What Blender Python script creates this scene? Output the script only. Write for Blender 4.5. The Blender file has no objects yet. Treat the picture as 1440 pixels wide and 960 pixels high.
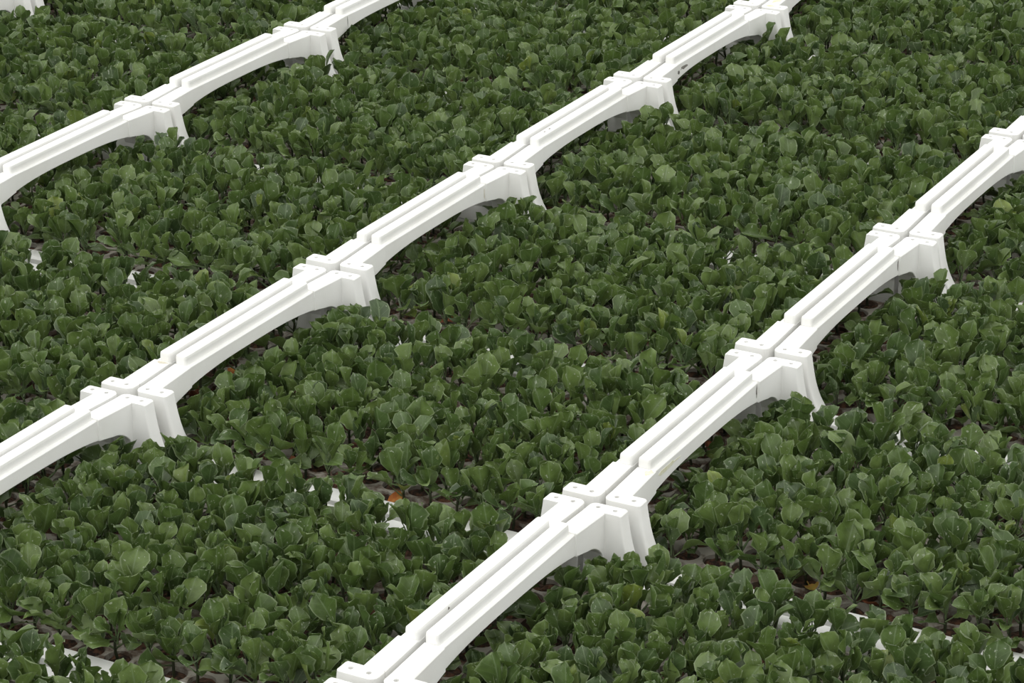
import bpy, bmesh, math, random
import numpy as np
from mathutils import Vector, Matrix, Euler

# ------------------------------------------------------------------ camera
scene = bpy.context.scene
A, B = 0.5, 0.69864            # grid pitch of the frames: along the rails (y), across the rails (x)
H = 0.17                       # height of the frame corners above the floor
F_PX = 3888.27
CAM_LOC = Vector((1.40184, -2.65148, 1.48791 + H))
CAM_ROT = Euler((1.1671154, 0.0163810, 0.5106572), 'XYZ')
cam_data = bpy.data.cameras.new('camera')
cam_data.sensor_width = 36.0
cam_data.lens = F_PX / 1440.0 * 36.0
cam_data.clip_end = 100
cam = bpy.data.objects.new('camera', cam_data)
cam.location = CAM_LOC
cam.rotation_euler = CAM_ROT
scene.collection.objects.link(cam)
scene.camera = cam

# ------------------------------------------------------------------ light
world = bpy.data.worlds.new('overcast_sky')
scene.world = world
world.use_nodes = True
nt = world.node_tree
nt.nodes.clear()
wo = nt.nodes.new('ShaderNodeOutputWorld')
bg = nt.nodes.new('ShaderNodeBackground')
tc = nt.nodes.new('ShaderNodeTexCoord')
sep = nt.nodes.new('ShaderNodeSeparateXYZ')
mr = nt.nodes.new('ShaderNodeMapRange')       # overcast sky: zenith three times the horizon
mr.inputs['From Min'].default_value = 0.0
mr.inputs['From Max'].default_value = 1.0
mr.inputs['To Min'].default_value = 0.84
mr.inputs['To Max'].default_value = 1.22
nt.links.new(tc.outputs['Generated'], sep.inputs[0])
nt.links.new(sep.outputs['Z'], mr.inputs['Value'])
bg.inputs['Color'].default_value = (1.0, 1.0, 0.97, 1)
nt.links.new(mr.outputs[0], bg.inputs['Strength'])
nt.links.new(bg.outputs[0], wo.inputs[0])
sun_d = bpy.data.lights.new('soft_sun', 'SUN')
sun_d.energy = 0.45
sun_d.angle = math.radians(50)
sun_d.color = (1.0, 0.99, 0.96)
sun = bpy.data.objects.new('soft_sun', sun_d)
sun.rotation_euler = Vector((0.25, 0.75, -1.0)).to_track_quat('-Z', 'Y').to_euler()
sun.location = (0, -2, 4)
scene.collection.objects.link(sun)
scene.view_settings.view_transform = 'Standard'
scene.view_settings.look = 'None'
scene.view_settings.gamma = 1.0
scene.view_settings.use_curve_mapping = False
scene.view_settings.exposure = 0.30

rng = np.random.default_rng(11)
random.seed(11)
COL = scene.collection


# ------------------------------------------------------------------ materials
def new_mat(name):
    m = bpy.data.materials.new(name)
    m.use_nodes = True
    n = m.node_tree
    n.nodes.clear()
    out = n.nodes.new('ShaderNodeOutputMaterial')
    b = n.nodes.new('ShaderNodeBsdfPrincipled')
    n.links.new(b.outputs[0], out.inputs[0])
    return m, n, b, out


def noise(n, scale, detail=3.0, rough=0.5, vec=None):
    t = n.nodes.new('ShaderNodeTexNoise')
    t.inputs['Scale'].default_value = scale
    t.inputs['Detail'].default_value = detail
    t.inputs['Roughness'].default_value = rough
    if vec is not None:
        n.links.new(vec, t.inputs['Vector'])
    return t


def ramp(n, fac, stops):
    r = n.nodes.new('ShaderNodeValToRGB')
    e = r.color_ramp.elements
    while len(e) < len(stops):
        e.new(0.5)
    for k, (p, c) in enumerate(stops):
        e[k].position = p
        e[k].color = (*c, 1) if len(c) == 3 else c
    n.links.new(fac, r.inputs[0])
    return r


def math_node(n, op, a, b=None, c=None, clamp=False):
    t = n.nodes.new('ShaderNodeMath')
    t.operation = op
    t.use_clamp = clamp
    for k, v in enumerate((a, b, c)):
        if v is None:
            continue
        if isinstance(v, (int, float)):
            t.inputs[k].default_value = v
        else:
            n.links.new(v, t.inputs[k])
    return t.outputs[0]


def mix_rgb(n, fac, a, b):
    t = n.nodes.new('ShaderNodeMix')
    t.data_type = 'RGBA'
    if isinstance(fac, (int, float)):
        t.inputs[0].default_value = fac
    else:
        n.links.new(fac, t.inputs[0])
    for k, v in ((6, a), (7, b)):
        if isinstance(v, tuple):
            t.inputs[k].default_value = (*v, 1)
        else:
            n.links.new(v, t.inputs[k])
    return t.outputs[2]


def foam_material():
    m, n, b, out = new_mat('white_foam')
    geo = n.nodes.new('ShaderNodeNewGeometry')
    t = noise(n, 9.0, 4, 0.6, geo.outputs['Position'])
    r = ramp(n, t.outputs[0], [(0.3, (0.80, 0.795, 0.77)), (0.6, (0.86, 0.86, 0.845))])
    n.links.new(r.outputs[0], b.inputs['Base Color'])
    b.inputs['Roughness'].default_value = 0.55
    t2 = noise(n, 420.0, 2, 0.5, geo.outputs['Position'])
    bp = n.nodes.new('ShaderNodeBump')
    bp.inputs['Strength'].default_value = 0.06
    bp.inputs['Distance'].default_value = 0.002
    n.links.new(t2.outputs[0], bp.inputs['Height'])
    n.links.new(bp.outputs[0], b.inputs['Normal'])
    return m


def flat_noise_material(name, c1, c2, scale, rough=0.7, bump=0.0, mid=(0.4, 0.6)):
    m, n, b, out = new_mat(name)
    geo = n.nodes.new('ShaderNodeNewGeometry')
    t = noise(n, scale, 4, 0.6, geo.outputs['Position'])
    r = ramp(n, t.outputs[0], [(mid[0], c1), (mid[1], c2)])
    n.links.new(r.outputs[0], b.inputs['Base Color'])
    b.inputs['Roughness'].default_value = rough
    if bump:
        bp = n.nodes.new('ShaderNodeBump')
        bp.inputs['Strength'].default_value = bump
        bp.inputs['Distance'].default_value = 0.004
        n.links.new(t.outputs[0], bp.inputs['Height'])
        n.links.new(bp.outputs[0], b.inputs['Normal'])
    return m


def leaf_material():
    m, n, b, out = new_mat('seedling_leaf')
    uv = n.nodes.new('ShaderNodeUVMap')
    uv.uv_map = 'UVMap'
    oi = n.nodes.new('ShaderNodeObjectInfo')
    at = n.nodes.new('ShaderNodeAttribute')
    at.attribute_name = 'tone'
    tone = math_node(n, 'FRACT', math_node(n, 'ADD', oi.outputs['Random'], at.outputs['Fac']))
    sp = n.nodes.new('ShaderNodeSeparateXYZ')
    n.links.new(uv.outputs[0], sp.inputs[0])
    u = math_node(n, 'ABSOLUTE', math_node(n, 'MULTIPLY_ADD', sp.outputs[0], 2.0, -1.0))   # 0 midrib .. 1 margin
    v = sp.outputs[1]
    base = ramp(n, tone, [(0.0, (0.048, 0.080, 0.030)), (0.3, (0.076, 0.124, 0.034)), (0.6, (0.095, 0.146, 0.037)),
                          (0.86, (0.126, 0.182, 0.053)), (0.985, (0.130, 0.188, 0.056)), (0.996, (0.17, 0.22, 0.045))])
    # blotches
    cmb = n.nodes.new('ShaderNodeCombineXYZ')
    n.links.new(sp.outputs[0], cmb.inputs[0])
    n.links.new(v, cmb.inputs[1])
    n.links.new(math_node(n, 'MULTIPLY', tone, 57.0), cmb.inputs[2])
    t1 = noise(n, 2.6, 3, 0.55, cmb.outputs[0])
    blotch = ramp(n, t1.outputs[0], [(0.35, (0.78, 0.78, 0.78)), (0.65, (1.22, 1.22, 1.22))])
    mul = n.nodes.new('ShaderNodeMix')
    mul.data_type = 'RGBA'
    mul.blend_type = 'MULTIPLY'
    mul.inputs[0].default_value = 1.0
    n.links.new(base.outputs[0], mul.inputs[6])
    n.links.new(blotch.outputs[0], mul.inputs[7])
    col = mul.outputs[2]
    # side veins, midrib, pale margin with its glossy highlight painted in, pale water flecks
    saw = math_node(n, 'FRACT', math_node(n, 'MULTIPLY_ADD', v, 5.0, math_node(n, 'MULTIPLY', u, -1.5)))
    vein = math_node(n, 'LESS_THAN', saw, 0.10)
    vein = math_node(n, 'MULTIPLY', vein, 0.25)
    col = mix_rgb(n, vein, col, (0.16, 0.22, 0.11))
    mid = math_node(n, 'SUBTRACT', 1.0, math_node(n, 'MULTIPLY', u, 11.0), clamp=True)
    col = mix_rgb(n, math_node(n, 'MULTIPLY', mid, 0.6), col, (0.20, 0.27, 0.14))
    edge_u = math_node(n, 'MULTIPLY', math_node(n, 'SUBTRACT', u, 0.88, clamp=True), 12.0)
    edge_v = math_node(n, 'MULTIPLY', math_node(n, 'SUBTRACT', v, 0.94, clamp=True), 16.0)
    edge = math_node(n, 'MAXIMUM', edge_u, edge_v, clamp=True)
    col = mix_rgb(n, math_node(n, 'MULTIPLY', edge, 0.42), col, (0.34, 0.40, 0.25))
    t2 = noise(n, 7.5, 2, 0.5, cmb.outputs[0])
    fl = ramp(n, t2.outputs[0], [(0.66, (0, 0, 0)), (0.71, (1, 1, 1))])
    col = mix_rgb(n, math_node(n, 'MULTIPLY', fl.outputs[0], 0.55), col, (0.55, 0.60, 0.48))
    n.links.new(col, b.inputs['Base Color'])
    b.inputs['Roughness'].default_value = 0.36
    b.inputs['Specular IOR Level'].default_value = 0.42
    bp = n.nodes.new('ShaderNodeBump')
    bp.inputs['Strength'].default_value = 0.25
    bp.inputs['Distance'].default_value = 0.002
    n.links.new(t1.outputs[0], bp.inputs['Height'])
    n.links.new(bp.outputs[0], b.inputs['Normal'])
    tr = n.nodes.new('ShaderNodeBsdfTranslucent')
    tcol = mix_rgb(n, 0.5, col, (0.09, 0.16, 0.02))
    n.links.new(tcol, tr.inputs['Color'])
    ms = n.nodes.new('ShaderNodeMixShader')
    ms.inputs[0].default_value = 0.22
    n.links.new(b.outputs[0], ms.inputs[1])
    n.links.new(tr.outputs[0], ms.inputs[2])
    n.links.new(ms.outputs[0], out.inputs[0])
    return m


M = {
    'foam': foam_material(),
    'leaf': leaf_material(),
    'stem': flat_noise_material('seedling_stem', (0.022, 0.030, 0.012), (0.045, 0.05, 0.022), 60, 0.6),
    'tray': flat_noise_material('tray_plastic', (0.13, 0.085, 0.06), (0.40, 0.37, 0.32), 38, 0.7, 0.1, (0.40, 0.52)),
    'soil': flat_noise_material('potting_soil', (0.022, 0.013, 0.008), (0.150, 0.068, 0.036), 120, 0.95, 0.8, (0.42, 0.66)),
    'floor': flat_noise_material('dark_ground_cloth', (0.012, 0.012, 0.011), (0.03, 0.03, 0.027), 40, 0.9),
    'dry': flat_noise_material('dry_leaf_orange', (0.45, 0.13, 0.025), (0.62, 0.30, 0.07), 70, 0.7),
    'dry2': flat_noise_material('dry_leaf_brown', (0.16, 0.045, 0.02), (0.34, 0.12, 0.05), 70, 0.75),
    'dry3': flat_noise_material('dry_leaf_yellow', (0.42, 0.34, 0.06), (0.55, 0.27, 0.07), 50, 0.7),
    'scuff': flat_noise_material('dark_scuff', (0.10, 0.095, 0.085), (0.28, 0.265, 0.24), 250, 0.85),
    'stain': flat_noise_material('yellow_stain', (0.66, 0.64, 0.44), (0.76, 0.75, 0.62), 90, 0.7),
    'brown': flat_noise_material('brown_stain', (0.52, 0.47, 0.36), (0.66, 0.62, 0.52), 90, 0.7),
}


# ------------------------------------------------------------------ mesh helpers
def mesh_from(name, verts, faces, mat=None, smooth=False):
    me = bpy.data.meshes.new(name)
    me.from_pydata([tuple(v) for v in verts], [], faces)
    if mat:
        me.materials.append(mat)
    if smooth:
        me.polygons.foreach_set('use_smooth', [True] * len(me.polygons))
    me.update()
    return me


def bm_mesh(name, bm, mat, smooth=False):
    bmesh.ops.recalc_face_normals(bm, faces=bm.faces[:])
    me = bpy.data.meshes.new(name)
    bm.to_mesh(me)
    bm.free()
    me.materials.append(mat)
    if smooth:
        me.polygons.foreach_set('use_smooth', [True] * len(me.polygons))
    return me


def box_bm(bm, x0, x1, y0, y1, z0, z1):
    vs = [bm.verts.new(p) for p in ((x0, y0, z0), (x1, y0, z0), (x1, y1, z0), (x0, y1, z0),
                                    (x0, y0, z1), (x1, y0, z1), (x1, y1, z1), (x0, y1, z1))]
    for f in ((0, 3, 2, 1), (4, 5, 6, 7), (0, 1, 5, 4), (1, 2, 6, 5), (2, 3, 7, 6), (3, 0, 4, 7)):
        bm.faces.new([vs[k] for k in f])


def mirrored(me, sx, sy, name):
    """copy of a mesh mirrored inside the A x B cell, with its faces turned right side out"""
    c = me.copy()
    c.name = name
    n = len(c.vertices)
    co = np.empty(n * 3, 'f')
    c.vertices.foreach_get('co', co)
    co = co.reshape(-1, 3)
    if sx:
        co[:, 0] = B - co[:, 0]
    if sy:
        co[:, 1] = A - co[:, 1]
    c.vertices.foreach_set('co', co.ravel())
    if sx != sy:
        c.flip_normals()
    c.update()
    return c


def link(name, data, parent=None, label=None, cat=None, group=None, kind=None):
    o = bpy.data.objects.new(name, data)
    COL.objects.link(o)
    if parent:
        o.parent = parent
    for k, v in (('label', label), ('category', cat), ('group', group), ('kind', kind)):
        if v:
            o[k] = v
    return o


# ------------------------------------------------------------------ the ground under the frames
fl_me = mesh_from('floor', [(-6, -4, 0), (5, -4, 0), (5, 9, 0), (-6, 9, 0), (-6, -4, -.05), (5, -4, -.05), (5, 9, -.05), (-6, 9, -.05)],
                  [(0, 1, 2, 3), (4, 7, 6, 5), (0, 4, 5, 1), (1, 5, 6, 2), (2, 6, 7, 3), (3, 7, 4, 0)], M['floor'])
link('floor', fl_me, kind='structure')

# ------------------------------------------------------------------ white foam stacking frame (cell 0..B x 0..A, z up from the floor)
XI, YI = 0.0036, 0.0072        # half gaps between neighbouring frames
WX, WY = 0.0530, 0.0290        # wing end, wing side at the corner top
RIM_Z = H - 0.090              # top of the low end rims
TRAY_Z = H - 0.100             # top of the plug tray


def rounded_rect(x0, x1, y0, y1, radii, seg=4):
    """ccw outline, radii for corners (x0y0, x1y0, x1y1, x0y1)"""
    pts = []
    for (cx, cy, sx, sy, a0), r in zip(((x0, y0, 1, 1, math.pi), (x1, y0, -1, 1, 1.5 * math.pi),
                                        (x1, y1, -1, -1, 0), (x0, y1, 1, -1, .5 * math.pi)), radii):
        for k in range(seg + 1):
            a = a0 + .5 * math.pi * k / seg
            pts.append((cx + sx * r + r * math.cos(a), cy + sy * r + r * math.sin(a)))
    return pts


def corner_post_mesh():
    bm = bmesh.new()
    rings = []
    n = 14
    zs = [(H, .0012), (H - .0012, 0)] + [(H - .0012 - (H - .0012 - RIM_Z) * k / n, 0) for k in range(1, n + 1)]
    for z, inset in zs:
        t = (H - z) / (H - RIM_Z)
        xo = WX + .013 * t + .016 * t ** 3.6
        yo = WY + .0065 * t ** 2.5
        i = inset
        o = rounded_rect(XI + i, xo - i, YI + i, yo, (.0095 - i, .0045 - i, .003, .0012))
        rings.append([bm.verts.new((x, y, z)) for x, y in o])
    for r0, r1 in zip(rings, rings[1:]):
        for k in range(len(r0)):
            bm.faces.new((r0[k], r1[k], r1[(k + 1) % len(r0)], r0[(k + 1) % len(r0)]))
    bm.faces.new(rings[0])
    bm.faces.new(rings[-1][::-1])
    me = bm_mesh('corner_post', bm, M['foam'])
    # two peg holes in the top, cut as real holes
    tmp = bpy.data.objects.new('tmp', me)
    COL.objects.link(tmp)
    cb = bmesh.new()
    for hx in (.0172, .0402):
        bmesh.ops.create_cone(cb, cap_ends=True, segments=14, radius1=.0031, radius2=.0031, depth=.024,
                              matrix=Matrix.Translation((hx, .0178, H)))
    cme = bm_mesh('tmp_cut', cb, M['foam'])
    cut = bpy.data.objects.new('tmp_cut', cme)
    COL.objects.link(cut)
    md = tmp.modifiers.new('b', 'BOOLEAN')
    md.operation = 'DIFFERENCE'
    md.object = cut
    md.solver = 'EXACT'
    dg = bpy.context.evaluated_depsgraph_get()
    res = bpy.data.meshes.new_from_object(tmp.evaluated_get(dg))
    bpy.data.objects.remove(tmp)
    bpy.data.objects.remove(cut)
    res.name = 'corner_post'
    return res


RAMP = 0.0032                   # the beam rises this much from a corner to the ridge end
Y_R0, Y_R1 = 0.098, A - 0.098     # the raised ridge runs between these


def arch_bottom(y):
    d = min(y, A - y)
    # slow arch in the middle, tight curve into the post
    mid = -.0188 - .0147 * ((.25 - d) / .18) ** 3 if d > .07 else None
    if mid is not None:
        return H + mid
    # elliptical fillet from (0.07, -.0335) down to the post face (WY, -.072)
    s = (.07 - d) / (.07 - WY)
    return H - .0335 - .0020 * s - .0385 * (1 - math.sqrt(max(0, 1 - min(1, s) ** 2)))


def arch_beam_mesh():
    bm = bmesh.new()
    ys = [WY + (.070 - WY) * (1 - (1 - k / 9) ** 1.8) for k in range(10)] + [.08, .09, Y_R0 - .0004]
    ys_mid = [Y_R0 + (Y_R1 - Y_R0) * k / 18 for k in range(19)]
    allys = ys + ys_mid + [A - y for y in reversed(ys)]
    rings = []
    for y in allys:
        d = min(y, A - y)
        if d < Y_R0 - .0001:
            t = (d - WY) / (Y_R0 - WY)
            xo, zt = .0318 - .0014 * t, H + RAMP * t
        else:
            xo, zt = .0280, H + .0018
        zb = arch_bottom(y)
        c = .0012
        ring = [(XI, zt - c), (XI + c, zt), (xo - c, zt), (xo, zt - c), (xo, zb + c), (xo - c, zb), (XI + c, zb), (XI, zb + c)]
        rings.append([bm.verts.new((x, y, z)) for x, z in ring])
    for r0, r1 in zip(rings, rings[1:]):
        for k in range(8):
            bm.faces.new((r0[k], r0[(k + 1) % 8], r1[(k + 1) % 8], r1[k]))
    bm.faces.new(rings[0][::-1])
    bm.faces.new(rings[-1])
    return bm_mesh('arch_beam', bm, M['foam'])


def ridge_mesh():
    bm = bmesh.new()
    x0, x1 = XI + .0004, .0220
    rings = []
    for z, i in ((H + .0014, 0), (H + .0118, .0003), (H + .0145, .0009), (H + .0158, .0026)):
        o = rounded_rect(x0 + i, x1 - i, Y_R0 + i, Y_R1 - i, [.0045 - i] * 4)
        rings.append([bm.verts.new((x, y, z)) for x, y in o])
    for r0, r1 in zip(rings, rings[1:]):
        for k in range(len(r0)):
            bm.faces.new((r0[k], r0[(k + 1) % len(r0)], r1[(k + 1) % len(r0)], r1[k]))
    bm.faces.new(rings[-1])
    bm.faces.new(rings[0][::-1])
    return bm_mesh('ridge', bm, M['foam'])


def end_rim_mesh():
    bm = bmesh.new()
    x0, x1 = XI, B - XI
    prof = [(YI, .0), (YI, RIM_Z - .003), (YI + .003, RIM_Z), (.0335, RIM_Z), (.0355, RIM_Z - .002), (.0355, 0.0)]
    ends = []
    for x in (x0, x1):
        ends.append([bm.verts.new((x, y, z)) for y, z in prof])
    for k in range(len(prof)):
        k2 = (k + 1) % len(prof)
        bm.faces.new((ends[0][k], ends[0][k2], ends[1][k2], ends[1][k]))
    bm.faces.new(ends[0])
    bm.faces.new(ends[1][::-1])
    return bm_mesh('end_rim', bm, M['foam'])


post0 = corner_post_mesh()
POSTS = [mirrored(post0, sx, sy, 'corner_post') for sx in (False, True) for sy in (False, True)]
beam0, ridge0, rim0 = arch_beam_mesh(), ridge_mesh(), end_rim_mesh()
BEAMS = [beam0, mirrored(beam0, True, False, 'arch_beam')]
RIDGES = [ridge0, mirrored(ridge0, True, False, 'ridge')]
RIMS = [rim0, mirrored(rim0, False, True, 'end_rim')]

# ------------------------------------------------------------------ plug tray
TX0, TX1, TY0, TY1 = 0.0155, B - 0.0155, 0.0385, A - 0.0385
NX, NY = 17, 11
PX, PY = (TX1 - TX0) / NX, (TY1 - TY0) / NY


def tray_grid_mesh():
    verts, faces = [], []
    K = 16
    rad = .0168
    for a in range(NX):
        for b in range(NY):
            cx, cy = TX0 + (a + .5) * PX, TY0 + (b + .5) * PY
            s = len(verts)
            for k in range(K):
                t = 2 * math.pi * (k + .5) / K
                c, q = math.cos(t), math.sin(t)
                m = max(abs(c), abs(q))
                verts.append((cx + c / m * PX / 2, cy + q / m * PY / 2, TRAY_Z))
            for z, r in ((TRAY_Z, rad), (TRAY_Z - .016, rad * .92)):
                for k in range(K):
                    t = 2 * math.pi * (k + .5) / K
                    verts.append((cx + r * math.cos(t), cy + r * math.sin(t), z))
            for k in range(K):
                k2 = (k + 1) % K
                faces.append((s + k, s + k2, s + K + k2, s + K + k))
                faces.append((s + K + k, s + K + k2, s + 2 * K + k2, s + 2 * K + k))
            # the four corners of the square that the 16-gon cuts off
            for sx, sy, k in ((1, 1, 1), (-1, 1, 5), (-1, -1, 9), (1, -1, 13)):
                c = len(verts)
                verts.append((cx + sx * PX / 2, cy + sy * PY / 2, TRAY_Z))
                faces.append((s + k, c, s + k + 1))
    me = mesh_from('cell_grid', verts, faces, M['tray'])
    return me


def side_wall_mesh(x0, x1, y0, y1):
    bm = bmesh.new()
    box_bm(bm, x0, x1, y0, y1, 0.0, TRAY_Z - .0002)
    return bm_mesh('side_wall', bm, M['tray'])


def soil_mesh():
    verts, faces = [], []
    r0 = np.random.default_rng(5)
    for a in range(NX):
        for b in range(NY):
            cx, cy = TX0 + (a + .5) * PX, TY0 + (b + .5) * PY
            s = len(verts)
            K = 9
            for r, dz in ((.0163, -.005), (.0085, -.002)):
                for k in range(K):
                    t = 2 * math.pi * k / K
                    verts.append((cx + r * math.cos(t), cy + r * math.sin(t), TRAY_Z + dz + r0.uniform(-.0025, .0025)))
            verts.append((cx, cy, TRAY_Z - .002 + r0.uniform(-.001, .002)))
            for k in range(K):
                k2 = (k + 1) % K
                faces.append((s + k, s + k2, s + K + k2, s + K + k))
                faces.append((s + K + k, s + K + k2, s + 2 * K))
    return mesh_from('potting_soil', verts, faces, M['soil'])


grid_me, soil_me = tray_grid_mesh(), soil_mesh()
WALLS = [side_wall_mesh(TX0, TX0 + .002, TY0, TY1), side_wall_mesh(TX1 - .002, TX1, TY0, TY1),
         side_wall_mesh(TX0 + .002, TX1 - .002, TY0, TY0 + .002), side_wall_mesh(TX0 + .002, TX1 - .002, TY1 - .002, TY1)]

# ------------------------------------------------------------------ the field of frames and trays
VISIBLE = [(-2, -1), (-1, -2), (-1, -1), (-1, 0), (0, -2), (0, -1), (0, 0), (1, -3), (1, -2), (1, -1), (1, 0),
           (2, -3), (2, -2), (2, -1), (2, 0), (3, -4), (3, -3), (3, -2), (3, -1), (4, -2), (4, -1)]
BEYOND = [(0, -3), (2, -4), (3, 0), (4, -3), (5, -2), (5, -1)]
SHIFT = {-1: (.0, .0), 0: (.0075, -.0012), 1: (.0035, .003), -2: (.003, 0)}     # the rows are not set out perfectly true
MARK_TEXT = {
    (0, 0): 'a greenish yellow stain at one end of its ridge',
    (1, 0): 'dark nicks where its ridge steps down',
    (-1, -1): 'a single dark speck on the side of its ridge',
    (2, -1): 'two black specks on top of its ridge',
    (3, -1): 'a dark streak along the side of its arch',
    (2, -2): 'a small brown chip at its ridge end',
    (0, -2): 'a brownish smear at the foot of its ridge',
    (3, -2): 'a thin grey crack across its beam',
    (1, -1): 'a faint grey seam down the side of its beam',
    (4, -1): 'yellow grime on its corner tops',
}


CLEAN_TEXT = {      # told apart by the marked frames beside them (ridge to ridge) or end to end with them
    (-2, -1): 'end to end with the one with a dark speck',
    (-1, -2): 'beside the dark-specked one, end to end with the brown-smeared one',
    (-1, 0): 'beside the dark-specked one, end to end with the yellow-stained one',
    (0, -1): 'between the brown-smeared one and the yellow-stained one',
    (1, -2): 'between the brown-smeared one and the brown-chipped one',
    (1, -3): 'two across from the one with a grey seam',
    (2, -3): 'beside the one with a brown chip',
    (2, 0): 'beside the one with two black specks',
    (3, -3): 'beside the one with a thin crack',
    (3, -4): 'two across from the one with a thin crack',
    (4, -2): 'beside the one with yellow grime',
}


def patch_mesh(name, pts, nrm, mat, lift=.0003):
    """thin irregular patch of dirt lying on a foam face"""
    nrm = Vector(nrm)
    top = [Vector(q) + nrm * lift for q in pts]
    low = [Vector(q) - nrm * .0004 for q in pts]
    n = len(pts)
    faces = [tuple(range(n)), tuple(range(2 * n - 1, n - 1, -1))] + [(k, k + n, (k + 1) % n + n, (k + 1) % n) for k in range(n)]
    return mesh_from(name, top + low, faces, mat)


def blob(cx, cy, rx, ry, seed, n=11, rough=.35):
    r0 = random.Random(seed)
    return [(cx + rx * math.cos(2 * math.pi * k / n) * (1 + r0.uniform(-rough, rough)),
             cy + ry * math.sin(2 * math.pi * k / n) * (1 + r0.uniform(-rough, rough))) for k in range(n)]


frames = {}
for (i, j) in VISIBLE + BEYOND:
    if (i, j) in MARK_TEXT:
        lab, grp = 'white foam stacking frame with ' + MARK_TEXT[(i, j)], 'white foam stacking frames'
    else:
        lab, grp = 'clean white foam frame ' + CLEAN_TEXT.get((i, j), 'beyond all the marked ones'), 'white foam stacking frames'
    o = link('stacking_frame', None, None, lab, 'frame', grp)
    o.empty_display_size = .05
    o.location = (j * B + SHIFT.get(i, (0, 0))[0], i * A + SHIFT.get(i, (0, 0))[1], 0)
    frames[(i, j)] = o
    for me in POSTS:
        link('corner_post', me, o)
    for bme, rme in zip(BEAMS, RIDGES):
        bo = link('arch_beam', bme, o)
        link('ridge', rme, bo)
    for me in RIMS:
        link('end_rim', me, o)


def mark(ij, name, pts, nrm, mat, label):
    link(name, patch_mesh(name, pts, nrm, M[mat]), frames[ij], label)


XO_MID = .0280
# (0,0): stain on the shelf beside the near ridge end, dark nick at the far end
mark((0, 0), 'stain', [(x, y, H + RAMP * (y - WY) / (Y_R0 - WY)) for x, y in blob(.0245, .0895, .0048, .0065, 1)], (0, 0, 1), 'stain', 'greenish yellow stain')
mark((0, 0), 'stain', [(XO_MID, y, z) for y, z in blob(.135, H - .0075, .028, .0032, 2)], (1, 0, 0), 'stain', 'greenish yellow stain')
mark((0, 0), 'nick', [(XO_MID, y, z) for y, z in blob(.3985, H - .010, .0016, .0080, 3)], (1, 0, 0), 'scuff', 'dark nick')
mark((1, 0), 'nick', [(XO_MID, y, z) for y, z in blob(.1005, H - .0062, .0022, .0034, 4)], (1, 0, 0), 'scuff', 'dark nick')
mark((1, 0), 'nick', [(XO_MID, y, z) for y, z in blob(.3980, H - .010, .0016, .0075, 5)], (1, 0, 0), 'scuff', 'dark nick')
mark((-1, -1), 'speck', [(B - XI - .0007, y, z) for y, z in blob(.165, H + .0105, .0017, .0017, 6)], (1, 0, 0), 'scuff', 'dark speck')
for y in (.135, .152):
    mark((2, -1), 'speck', [(x, yy, H + .0158) for x, yy in blob(.013, y, .0014, .0024, int(y * 1000))], (0, 0, 1), 'scuff', 'black speck')
mark((3, -1), 'streak', [(XO_MID, y, z) for y, z in blob(.128, H - .0095, .020, .0028, 8, 15, .5)], (1, 0, 0), 'scuff', 'dark streak')
mark((3, -1), 'streak', [(XO_MID, y, z) for y, z in blob(.106, H - .014, .0045, .0040, 9)], (1, 0, 0), 'scuff', 'dark streak')
mark((2, -2), 'chip', [(x, y, H + RAMP * (A - y - WY) / (Y_R0 - WY)) for x, y in blob(B - .012, .4065, .0055, .0022, 10)], (0, 0, 1), 'scuff', 'brown chip')
mark((0, -2), 'stain', [(x, y, H + RAMP * (y - WY) / (Y_R0 - WY)) for x, y in blob(B - .014, .0930, .009, .0026, 11)], (0, 0, 1), 'brown', 'brownish smear')
mark((3, -2), 'crack', [(XO_MID, y, z) for y, z in blob(.106, H - .011, .0010, .0085, 12)], (1, 0, 0), 'scuff', 'thin grey crack')
mark((1, -1), 'seam', [(XO_MID, y, z) for y, z in blob(.3985, H - .012, .0010, .0095, 13)], (1, 0, 0), 'brown', 'faint grey seam')
mark((4, -1), 'grime', [(x, y, H) for x, y in blob(.020, .0185, .011, .006, 14)], (0, 0, 1), 'stain', 'yellow grime')
mark((4, -1), 'grime', [(x, y, H + RAMP * (y - WY) / (Y_R0 - WY)) for x, y in blob(.017, .062, .008, .022, 15)], (0, 0, 1), 'stain', 'yellow grime')

for (i, j) in VISIBLE + BEYOND:
    if (i, j) in MARK_TEXT:
        lab = 'beige plug tray, frame with ' + MARK_TEXT[(i, j)].replace(' its ', ' the ')
    else:
        lab = 'beige plug tray, clean frame ' + CLEAN_TEXT.get((i, j), 'beyond all the marked ones')
    o = link('plug_tray', None, None, lab, 'seedling tray', 'beige plug trays')
    o.location = (j * B + SHIFT.get(i, (0, 0))[0], i * A + SHIFT.get(i, (0, 0))[1], 0)
    link('cell_grid', grid_me, o)
    for me in WALLS:
        link('side_wall', me, o)
    link('potting_soil', soil_me, o, 'dark reddish brown potting soil in the cells', kind='stuff')

# ------------------------------------------------------------------ seedling parts: leaves (blade with petiole) and stems
NU, NV = 4, 7            # quads across and along one blade
V_ROWS = [0, .13, .29, .47, .65, .82, .94, 1.0]
W_ROWS = [.05, .30, .62, .90, 1.0, .88, .56, .16]


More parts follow.
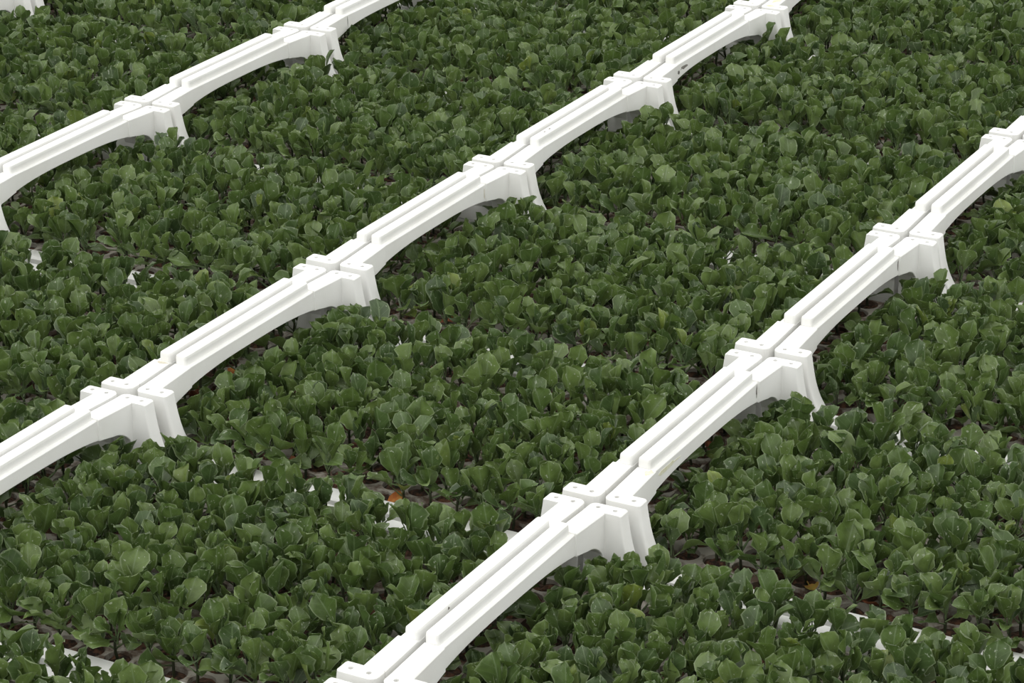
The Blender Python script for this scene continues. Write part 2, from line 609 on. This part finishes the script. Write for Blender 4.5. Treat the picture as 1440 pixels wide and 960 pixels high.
def leaf_arrays(seed):
    """one leaf along +y from its foot, upper side +z; returns verts, uv per vert (faces are the same for all)"""
    r = np.random.default_rng(seed)
    L = r.uniform(.034, .046)
    W = L * r.uniform(.29, .40)
    pet = r.uniform(.012, .022)
    cup = r.uniform(.1, .95)
    curl = r.uniform(-.35, .65)
    wav = r.uniform(.05, .24)
    fr = r.uniform(1.6, 2.8)
    ph = r.uniform(0, 6.3, 2)
    skew = r.uniform(-.14, .14)
    narrow = r.uniform(.9, 1.3)
    verts, uvs = [], []
    for v, w in zip(V_ROWS, W_ROWS):
        half = w ** narrow * W
        for a in range(NU + 1):
            u = a / NU * 2 - 1
            sd = 0 if u < 0 else 1
            tooth = 1 + .10 * math.sin(fr * 2.6 * math.pi * v + ph[sd]) * abs(u)
            x = u * half * tooth
            y = v * L - .05 * L * (u * u) * v ** 4
            z = cup * (x * x) / W + wav * W * math.sin(fr * 2 * math.pi * v + ph[sd]) * u * u
            z += -.0007 * (u == 0)
            ang = curl * v ** 1.5
            y2 = y * math.cos(ang * .6) + z * math.sin(ang)
            z2 = z * math.cos(ang) - y * math.sin(ang * .6)
            verts.append((x + skew * v * v * L, pet + y2, z2))
            uvs.append(((u + 1) / 2, v))
    for (yy, rad) in ((0, .0017), (pet + .002, .0011)):
        for k in range(3):
            t = 2 * math.pi * k / 3 + math.pi / 2
            verts.append((rad * math.cos(t), yy, rad * math.sin(t) - .0006))
            uvs.append((.5, 0.02))
    return np.array(verts), np.array(uvs)


LEAF_FACES = []
for b in range(NV):
    for a in range(NU):
        s = b * (NU + 1) + a
        LEAF_FACES.append((s, s + 1, s + NU + 2, s + NU + 1))
_p = (NU + 1) * (NV + 1)
for k in range(3):
    LEAF_FACES.append((_p + k, _p + (k + 1) % 3, _p + 3 + (k + 1) % 3, _p + 3 + k))
LEAF_FACES = np.array(LEAF_FACES)
N_LEAF = 18
LEAVES = [leaf_arrays(100 + k) for k in range(N_LEAF)]


def stem_arrays(seed):
    r = np.random.default_rng(seed)
    h = .038
    bend = r.uniform(-.004, .004, 2)
    verts = []
    for k in range(4):
        t = k / 3
        rad = .0021 - .0005 * t
        cx, cy = bend * math.sin(t * math.pi) + np.array([0, 0])
        for q in range(5):
            a = 2 * math.pi * q / 5
            verts.append((cx + rad * math.cos(a), cy + rad * math.sin(a), h * t))
    return np.array(verts)


STEM_FACES = np.array([(k * 5 + q, k * 5 + (q + 1) % 5, k * 5 + 5 + (q + 1) % 5, k * 5 + 5 + q) for k in range(3) for q in range(5)])
N_STEM = 4
STEMS = [stem_arrays(300 + k) for k in range(N_STEM)]


def leaf_mesh(k):
    v, uv = LEAVES[k]
    me = mesh_from('leaf', v, [tuple(f) for f in LEAF_FACES.tolist()], M['leaf'], True)
    lay = me.uv_layers.new(name='UVMap')
    lay.data.foreach_set('uv', uv[LEAF_FACES.ravel()].astype('f').ravel())
    return me


LEAF_MESHES = [leaf_mesh(k) for k in range(N_LEAF)]
STEM_MESHES = [mesh_from('stem', STEMS[k], [tuple(f) for f in STEM_FACES.tolist()], M['stem'], True) for k in range(N_STEM)]


def leaf_matrix(base, az, el, roll, s):
    d = np.array([math.cos(az) * math.cos(el), math.sin(az) * math.cos(el), math.sin(el)])
    n = np.array([-math.cos(az) * math.sin(el), -math.sin(az) * math.sin(el), math.cos(el)])
    x = np.cross(d, n)
    x2 = x * math.cos(roll) + n * math.sin(roll)
    n2 = -x * math.sin(roll) + n * math.cos(roll)
    m = np.eye(4)
    m[:3, 0], m[:3, 1], m[:3, 2], m[:3, 3] = x2 * s, d * s, n2 * s, base
    return m


def hits_foam(pts, lx, ly):
    """does a leaf of the plant at lx, ly of its cell run into a beam, a post or a low rim"""
    x, y, z = pts[:, 0] + lx, pts[:, 1] + ly, pts[:, 2] + TRAY_Z
    dx, dy = np.minimum(x, B - x), np.minimum(y, A - y)
    beam = (dx < .034) & (z > H - .040)
    post = (dx < .085) & (dy < .042) & (z < H + .02) & ((dx < .058) | (z < H - .05))
    rim = (dy < .040) & (z < RIM_Z + .002)
    return bool((beam | post | rim).any())


def grow_plant(lx, ly):
    """random recipe of one seedling: stem scale, and its leaves (variant, 4x4 matrix about the plant foot)"""
    sc = rng.uniform(.80, 1.06)
    h = rng.uniform(.7, 1.0)
    nl = int(rng.choice([6, 7, 8, 9], p=[.15, .35, .35, .15]))
    az0 = rng.uniform(0, 6.283)
    out = []
    for k in range(nl):
        for attempt in range(9):
            az = az0 + k * 2.4 + rng.uniform(-.4, .4) + attempt * .8
            zf = .038 * h * (.45 + .55 * k / max(1, nl - 1))
            el = math.radians(rng.uniform(50, 74) + 15 * k / (nl - 1))
            if k < 2:
                el = math.radians(rng.uniform(12, 45))       # an old leaf hanging low
            s = sc * rng.uniform(.74, 1.14) * (1.0 if k < nl - 1 else .8) * (1 - .06 * attempt)
            kind = int(rng.integers(N_LEAF))
            m = leaf_matrix((0, 0, zf), az, el, rng.uniform(-1.0, 1.0), s)
            if not hits_foam(LEAVES[kind][0] @ m[:3, :3].T + m[:3, 3], lx, ly):
                out.append((kind, m))
                break
    if min(ly, A - ly) < TY0 + PY:              # the outer rows lean out over the low rims to the light
        out_az = -math.pi / 2 if ly < A / 2 else math.pi / 2
        for k in range(2):
            kind = int(rng.integers(N_LEAF))
            m = leaf_matrix((0, 0, .038 * h * .9), out_az + rng.uniform(-.9, .9), math.radians(rng.uniform(18, 48)),
                            rng.uniform(-.8, .8), sc * rng.uniform(.85, 1.1))
            if not hits_foam(LEAVES[kind][0] @ m[:3, :3].T + m[:3, 3], lx, ly) and len(out) < 9:
                out.append((kind, m))
    return {'stem': int(rng.integers(N_STEM)), 'h': h, 'rz': rng.uniform(0, 6.283), 'leaves': out}


Rcam = np.array(CAM_ROT.to_matrix())
Ccam = np.array(CAM_LOC)


def to_pixel(P):
    q = (np.asarray(P) - Ccam) @ Rcam
    return 720 + F_PX * q[0] / -q[2], 480 - F_PX * q[1] / -q[2], -q[2]


plants = []
for (i, j) in VISIBLE + BEYOND:
    for a in range(NX):
        for b in range(NY):
            if rng.random() < .035:
                continue                        # an empty cell here and there
            x = j * B + SHIFT.get(i, (0, 0))[0] + TX0 + (a + .5) * PX + rng.uniform(-.004, .004)
            y = i * A + SHIFT.get(i, (0, 0))[1] + TY0 + (b + .5) * PY + rng.uniform(-.004, .004)
            pl = grow_plant(x - j * B - SHIFT.get(i, (0, 0))[0], y - i * A - SHIFT.get(i, (0, 0))[1])
            pl.update(pos=np.array([x, y, TRAY_Z - .0035]), ij=(i, j), ab=(a, b))
            px, py, dep = to_pixel((x, y, TRAY_Z + .05))
            pl['inside'] = -5 < px < 1445 and -5 < py < 985
            pl['depth'] = dep
            plants.append(pl)

near = sorted([q for q in plants if q['inside']], key=lambda q: q['depth'])[:300]
near_ids = {id(q) for q in near}

FRAME_WORD = {(-1, -1): 'specked frame', (0, 0): 'yellow-stained frame', (0, -2): 'brown-smeared frame', (1, 0): 'nicked frame'}
ORD = ['first', 'second', 'third', 'fourth', 'fifth', 'sixth', 'seventh', 'eighth', 'ninth']
COUNT = ['', 'one', 'two', 'three', 'four', 'five', 'six', 'seven', 'eight', 'nine']


def seedling_label(q):
    a, b = q['ab']
    return '%s-leaved seedling %s from the arched beam and %s from low rim, %s' % (
        COUNT[len(q['leaves'])], ORD[min(a, NX - 1 - a)], ORD[min(b, NY - 1 - b)], FRAME_WORD.get(q['ij'], 'clean frame'))


for q in near:
    o = link('seedling', None, None, seedling_label(q), 'seedling', 'green seedlings in the plug trays')
    o.empty_display_size = .02
    o.location = q['pos']
    s = link('stem', STEM_MESHES[q['stem']], o)
    s.scale = (1, 1, q['h'])
    s.rotation_euler = (0, 0, q['rz'])
    for k, m in q['leaves']:
        lf = link('leaf', LEAF_MESHES[k], o)
        lf.matrix_local = Matrix(m.tolist())

# all further seedlings, joined
rest = [q for q in plants if id(q) not in near_ids]
LV, LF, SV, SF = len(LEAVES[0][0]), len(LEAF_FACES), len(STEMS[0]), len(STEM_FACES)
n_leaf = sum(len(q['leaves']) for q in rest)
n_st = len(rest)
verts = np.empty((n_leaf * LV + n_st * SV, 3), 'f')
tone = np.zeros(n_leaf * LV + n_st * SV, 'f')
faces = np.empty((n_leaf * LF + n_st * SF, 4), 'i')
uvs = np.zeros((n_leaf * LV + n_st * SV, 2), 'f')
vo = fo = 0
for q in rest:
    for k, m in q['leaves']:
        v, uv = LEAVES[k]
        verts[vo:vo + LV] = v @ m[:3, :3].T + m[:3, 3] + q['pos']
        uvs[vo:vo + LV] = uv
        tone[vo:vo + LV] = rng.random()
        faces[fo:fo + LF] = LEAF_FACES + vo
        vo += LV
        fo += LF
leaf_faces_total = fo
for q in rest:
    v = STEMS[q['stem']].copy()
    c, s = math.cos(q['rz']), math.sin(q['rz'])
    v = np.stack([v[:, 0] * c - v[:, 1] * s, v[:, 0] * s + v[:, 1] * c, v[:, 2] * q['h']], 1)
    verts[vo:vo + SV] = v + q['pos']
    faces[fo:fo + SF] = STEM_FACES + vo
    vo += SV
    fo += SF
me = bpy.data.meshes.new('seedling_bed')
me.vertices.add(len(verts))
me.vertices.foreach_set('co', verts.ravel())
me.loops.add(faces.size)
me.loops.foreach_set('vertex_index', faces.ravel())
me.polygons.add(len(faces))
me.polygons.foreach_set('loop_start', np.arange(len(faces), dtype='i') * 4)
me.materials.append(M['leaf'])
me.materials.append(M['stem'])
mi = np.zeros(len(faces), 'i')
mi[leaf_faces_total:] = 1
me.polygons.foreach_set('material_index', mi)
me.polygons.foreach_set('use_smooth', np.ones(len(faces), bool))
me.update(calc_edges=True)
me.uv_layers.new(name='UVMap').data.foreach_set('uv', uvs[faces.ravel()].ravel())
at = me.attributes.new('tone', 'FLOAT', 'POINT')
at.data.foreach_set('value', tone)
me.validate()
link('seedling_bed', me, None, 'dense bed of all the further green seedlings filling the trays', 'seedlings', None, 'stuff')

# ------------------------------------------------------------------ fallen leaves on the soil
def dry_leaf_mesh(seed, mat):
    v, uv = leaf_arrays(seed)
    v = v.copy()
    v[:, 1] -= .03
    v[:, 2] += 10 * v[:, 0] ** 2 + 5 * v[:, 1] ** 2
    return mesh_from('fallen_leaf', v * .8, [tuple(f) for f in LEAF_FACES.tolist()], mat, True)


FALLEN = [
    (-.718, .265, 'dry', 'curled bright orange fallen leaf lying on soil under an arched beam'),
    (-.720, .205, 'dry2', 'brown fallen leaf under the arched beam beside a bright orange one'),
    (.253, .081, 'dry3', 'yellow and orange fallen leaf lying behind the low white rim'),
    (-.317, .046, 'dry', 'small orange fallen leaf lying at the edge of the low white rim'),
    (-1.310, .709, 'dry', 'small orange fallen leaf caught deep among dense seedlings'),
    (-.390, 1.128, 'dry2', 'reddish brown fallen leaf hidden between dense seedlings'),
    (-.560, .592, 'dry2', 'dark red fallen leaf near the foot of a corner post'),
    (-.010, .360, 'dry2', 'reddish brown fallen leaf below the beam with the yellow stain'),
    (.345, .075, 'dry2', 'dull red fallen leaf on the tray behind the low white rim'),
    (-.500, .075, 'dry2', 'dark brown fallen leaf between stems beside the low white rim'),
]
for k, (x, y, mk, lab) in enumerate(FALLEN):
    o = link('fallen_leaf', dry_leaf_mesh(500 + k, M[mk]), None, lab, 'leaf', 'fallen dry leaves')
    o.location = (x, y, TRAY_Z + .004)
    o.rotation_euler = (.25, .2, k * 1.9)
